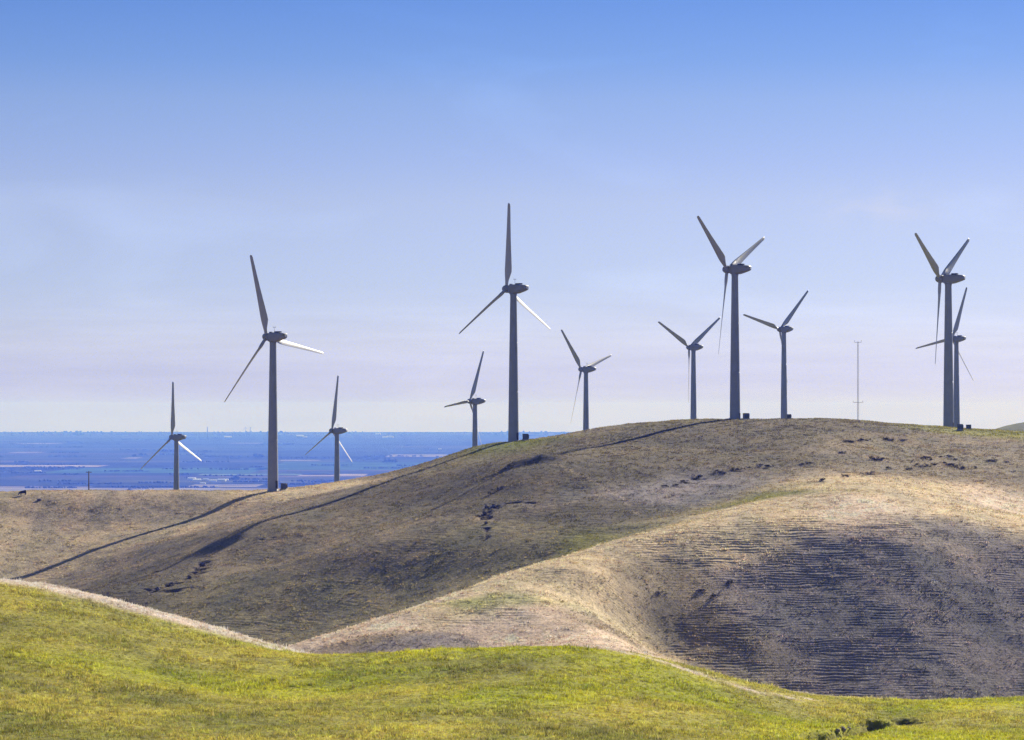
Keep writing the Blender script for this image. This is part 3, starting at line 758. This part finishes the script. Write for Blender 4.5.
# white farm buildings
def make_shed():
    root = empty('farm_shed',(0,0,0))
    bm=bmesh.new(); box(bm,(0,0,3),(30,16,6)); bm_obj('wall',bm,M_WHITE,root)
    bm=bmesh.new(); loft(bm,[[Vector((x,-8.6,5.9)),Vector((x,8.6,5.9)),Vector((x,0,9.5))] for x in (-15.5,15.5)]); bm_obj('roof',bm,M_ROOF,root)
    return root
shed=make_shed()
spots=[(192,479.5),(197,481),(206,480),(213,481.5),(222,481),(226,480),(259,481.5),(35,495.5),(40,496),(50,495.5),(58,495),(65,496),(203,484),(148,497.5),(160,496.5),(96,495.5),(38,472),(440,449.5),(378,434.5),(385,438),(390,437.5),(300,437),(305,437.5),(228,438),(216,487)]
for i,(c,r_) in enumerate(spots):
    o = shed if i==0 else copy_tree(shed)
    D=at_plain(r_); s=pr.uniform(0.5,1.1)*(1+max(0,D-12000)/14000)
    o.location=((c-512)/F*D,D,PLAIN_Z); o.rotation_euler=(0,0,pr.uniform(-.5,.5)); o.scale=(s,s,s*0.9)
    tag(o,'tiny white farm building far off on the blue plain','building','white farm buildings on the plain')
# two far turbines and a stack at the horizon
bigD=30000
for i,(c,th,lab) in enumerate([(245.5,10,'left one of two tiny white turbines on the horizon left of the big left turbine'),(250.5,50,'right one of two tiny white turbines on the horizon left of the big left turbine')]):
    o=copy_tree(proto); D=bigD; s=2.0; o.scale=(s,s,s); o.location=((c-512)/F*D,D,PLAIN_Z); o.rotation_euler=(0,0,R(150)); set_rotor(o,th)
    tag(o,lab,'wind turbine','tiny white turbines on the horizon')
D=29000; bm=bmesh.new(); tube(bm,(0,0,0),(0,0,95),7,4,12); tube(bm,(0,0,95),(0,0,102),5,5,12); o=bm_obj('chimney_stack',bm,M_CONC,None,True); o.location=((207.5-512)/F*D,D,PLAIN_Z); tag(o,'tiny tall stack on the horizon above the leftmost turbine blade','chimney')

# ------------------------------------------------------------------ haze
bm=bmesh.new(); z0,z1=PLAIN_Z-20,64
box(bm,(0,15700,(z0+z1)/2),(43000,39600,z1-z0))
hz=bm_obj('haze',bm,None)
m,N,L=mat('haze_air'); out=N.new('ShaderNodeOutputMaterial'); pv=N.new('ShaderNodeVolumePrincipled')
pv.inputs['Color'].default_value=(0.075,0.17,1.0,1); pv.inputs['Absorption Color'].default_value=(1,1,1,1); pv.inputs['Density'].default_value=1.0e-4; pv.inputs['Anisotropy'].default_value=0.0
L.new(pv.outputs[0],out.inputs['Volume']); hz.data.materials.clear(); hz.data.materials.append(m); tag(hz,'thin blue haze over the far plain','haze',kind='stuff')

# ------------------------------------------------------------------ sky
w=bpy.data.worlds.new('World'); bpy.context.scene.world=w; w.use_nodes=True
N=w.node_tree.nodes; L=w.node_tree.links; N.clear()
out=N.new('ShaderNodeOutputWorld'); bg=N.new('ShaderNodeBackground'); bg.inputs['Strength'].default_value=0.0504
sky=N.new('ShaderNodeTexSky'); sky.sky_type='NISHITA'; sky.sun_disc=False; sky.sun_elevation=R(SUN_EL); sky.sun_rotation=R(SUN_AZ); sky.air_density=1.0; sky.dust_density=0.1; sky.ozone_density=2.0
tc=N.new('ShaderNodeTexCoord'); sep=N.new('ShaderNodeSeparateXYZ'); L.new(tc.outputs['Generated'],sep.inputs[0])
mxz=N.new('ShaderNodeMath'); mxz.operation='MAXIMUM'; mxz.inputs[1].default_value=0.012; L.new(sep.outputs['Z'],mxz.inputs[0])
comb=N.new('ShaderNodeCombineXYZ'); L.new(sep.outputs['X'],comb.inputs[0]); L.new(sep.outputs['Y'],comb.inputs[1]); L.new(mxz.outputs[0],comb.inputs[2])
L.new(comb.outputs[0],sky.inputs['Vector'])
ramp=N.new('ShaderNodeValToRGB'); mr=N.new('ShaderNodeMapRange'); mr.inputs[1].default_value=0; mr.inputs[2].default_value=0.5; L.new(sep.outputs['Z'],mr.inputs[0]); L.new(mr.outputs[0],ramp.inputs[0])
TINT=[(0.0,(0.585,0.625,1.24)),(0.024,(0.555,0.62,1.29)),(0.045,(0.625,0.665,1.21)),(0.087,(0.60,0.63,1.08)),(0.142,(0.64,0.62,0.97)),(0.169,(0.585,0.585,0.955)),(0.211,(0.515,0.555,0.91)),(0.238,(0.41,0.505,0.90)),(0.278,(0.33,0.455,0.88)),(0.45,(0.58,0.62,0.84)),(1.0,(1.1,0.98,0.90))]
cr=ramp.color_ramp
cr.elements[0].position=TINT[0][0]; cr.elements[0].color=(*TINT[0][1],1); cr.elements[1].position=TINT[-1][0]; cr.elements[1].color=(*TINT[-1][1],1)
for p_,c_ in TINT[1:-1]:
    e=cr.elements.new(p_); e.color=(*c_,1)
mul=N.new('ShaderNodeMix'); mul.data_type='RGBA'; mul.blend_type='MULTIPLY'; mul.inputs[0].default_value=1; mul.clamp_result=False
L.new(sky.outputs[0],mul.inputs[6]); L.new(ramp.outputs[0],mul.inputs[7])
cm=N.new('ShaderNodeMapping'); cm.inputs['Scale'].default_value=(9,9,130); L.new(tc.outputs['Generated'],cm.inputs['Vector'])
cn=N.new('ShaderNodeTexNoise'); cn.inputs['Scale'].default_value=1.6; cn.inputs['Detail'].default_value=5; cn.inputs['Roughness'].default_value=0.6; L.new(cm.outputs[0],cn.inputs['Vector'])
ce=N.new('ShaderNodeValToRGB'); ce.color_ramp.elements[0].position=0.0; ce.color_ramp.elements[0].color=(.6,.6,.6,1); ce.color_ramp.elements[1].position=0.09; ce.color_ramp.elements[1].color=(0,0,0,1)
e=ce.color_ramp.elements.new(0.05); e.color=(1,1,1,1); L.new(mr.outputs[0],ce.inputs[0])
cm2=N.new('ShaderNodeMapping'); cm2.inputs['Scale'].default_value=(7,7,22); cm2.inputs['Location'].default_value=(3.1,0.4,1.7); L.new(tc.outputs['Generated'],cm2.inputs['Vector'])
cn2=N.new('ShaderNodeTexNoise'); cn2.inputs['Scale'].default_value=1.5; cn2.inputs['Detail'].default_value=6; cn2.inputs['Distortion'].default_value=0.6; L.new(cm2.outputs[0],cn2.inputs['Vector'])
w1=N.new('ShaderNodeMapRange'); w1.inputs[1].default_value=0.35; w1.inputs[2].default_value=0.7; w1.inputs[3].default_value=-0.05; w1.inputs[4].default_value=0.06; L.new(cn.outputs[0],w1.inputs[0])
w2=N.new('ShaderNodeMath'); w2.operation='MULTIPLY'; L.new(w1.outputs[0],w2.inputs[0]); L.new(ce.outputs[0],w2.inputs[1])
w3=N.new('ShaderNodeMapRange'); w3.inputs[1].default_value=0.55; w3.inputs[2].default_value=0.8; w3.inputs[3].default_value=1.0; w3.inputs[4].default_value=1.10; L.new(cn2.outputs[0],w3.inputs[0])
w4=N.new('ShaderNodeMath'); w4.operation='ADD'; L.new(w2.outputs[0],w4.inputs[0]); L.new(w3.outputs[0],w4.inputs[1])
wv=N.new('ShaderNodeCombineXYZ'); wz_=N.new('ShaderNodeMath'); wz_.operation='MULTIPLY'; wz_.inputs[1].default_value=2.2; L.new(sep.outputs['Z'],wz_.inputs[0]); L.new(sep.outputs['X'],wv.inputs[0]); L.new(wz_.outputs[0],wv.inputs[1])
wd=N.new('ShaderNodeVectorMath'); wd.operation='DISTANCE'; L.new(wv.outputs[0],wd.inputs[0]); wd.inputs[1].default_value=(0.1255,0.149,0)
wm=N.new('ShaderNodeMapRange'); wm.interpolation_type='SMOOTHSTEP'; wm.inputs[1].default_value=0.0; wm.inputs[2].default_value=0.032; wm.inputs[3].default_value=1.0; wm.inputs[4].default_value=0.0; L.new(wd.outputs['Value'],wm.inputs[0])
wn=N.new('ShaderNodeTexNoise'); wn.inputs['Scale'].default_value=38; wn.inputs['Detail'].default_value=6; wn.inputs['Distortion'].default_value=1.0; L.new(wv.outputs[0],wn.inputs['Vector'])
wr=N.new('ShaderNodeMapRange'); wr.inputs[1].default_value=0.38; wr.inputs[2].default_value=0.72; wr.inputs[3].default_value=0.0; wr.inputs[4].default_value=0.4; L.new(wn.outputs[0],wr.inputs[0])
wf=N.new('ShaderNodeMath'); wf.operation='MULTIPLY'; L.new(wm.outputs[0],wf.inputs[0]); L.new(wr.outputs[0],wf.inputs[1])
wmix=N.new('ShaderNodeMix'); wmix.data_type='RGBA'; wmix.inputs[7].default_value=(7.0,7.1,8.5,1); L.new(wf.outputs[0],wmix.inputs[0]); L.new(mul.outputs[2],wmix.inputs[6])
cs=N.new('ShaderNodeVectorMath'); cs.operation='SCALE'; L.new(wmix.outputs[2],cs.inputs[0]); L.new(w4.outputs[0],cs.inputs['Scale'])
L.new(cs.outputs[0],bg.inputs[0]); L.new(bg.outputs[0],out.inputs[0])

# ------------------------------------------------------------------ sun, camera, view
sl=bpy.data.lights.new('sun','SUN'); sl.energy=5.0; sl.angle=R(0.5); sl.color=(1.0,0.92,0.80)
so=bpy.data.objects.new('sun',sl); C.objects.link(so); so.rotation_euler=SUN.to_track_quat('Z','Y').to_euler(); so.location=(200,300,200)
cam=bpy.data.cameras.new('camera'); co=bpy.data.objects.new('camera',cam); C.objects.link(co)
cam.sensor_width=36; cam.sensor_fit='HORIZONTAL'; cam.lens=36*F/1024; cam.clip_end=120000; cam.clip_start=0.5
co.location=(0,0,0); co.rotation_euler=(R(90)+math.atan((EYE-370)/F),0,0)
sc=bpy.context.scene; sc.camera=co
sc.view_settings.view_transform='Standard'; sc.view_settings.look='None'; sc.view_settings.exposure=1.0; sc.view_settings.gamma=1
sc.render.engine='CYCLES'; sc.cycles.max_bounces=6; sc.cycles.diffuse_bounces=2; sc.cycles.volume_bounces=0
sc.cycles.use_denoising=True; sc.cycles.denoising_input_passes='RGB_ALBEDO_NORMAL'; sc.cycles.denoising_prefilter='NONE'
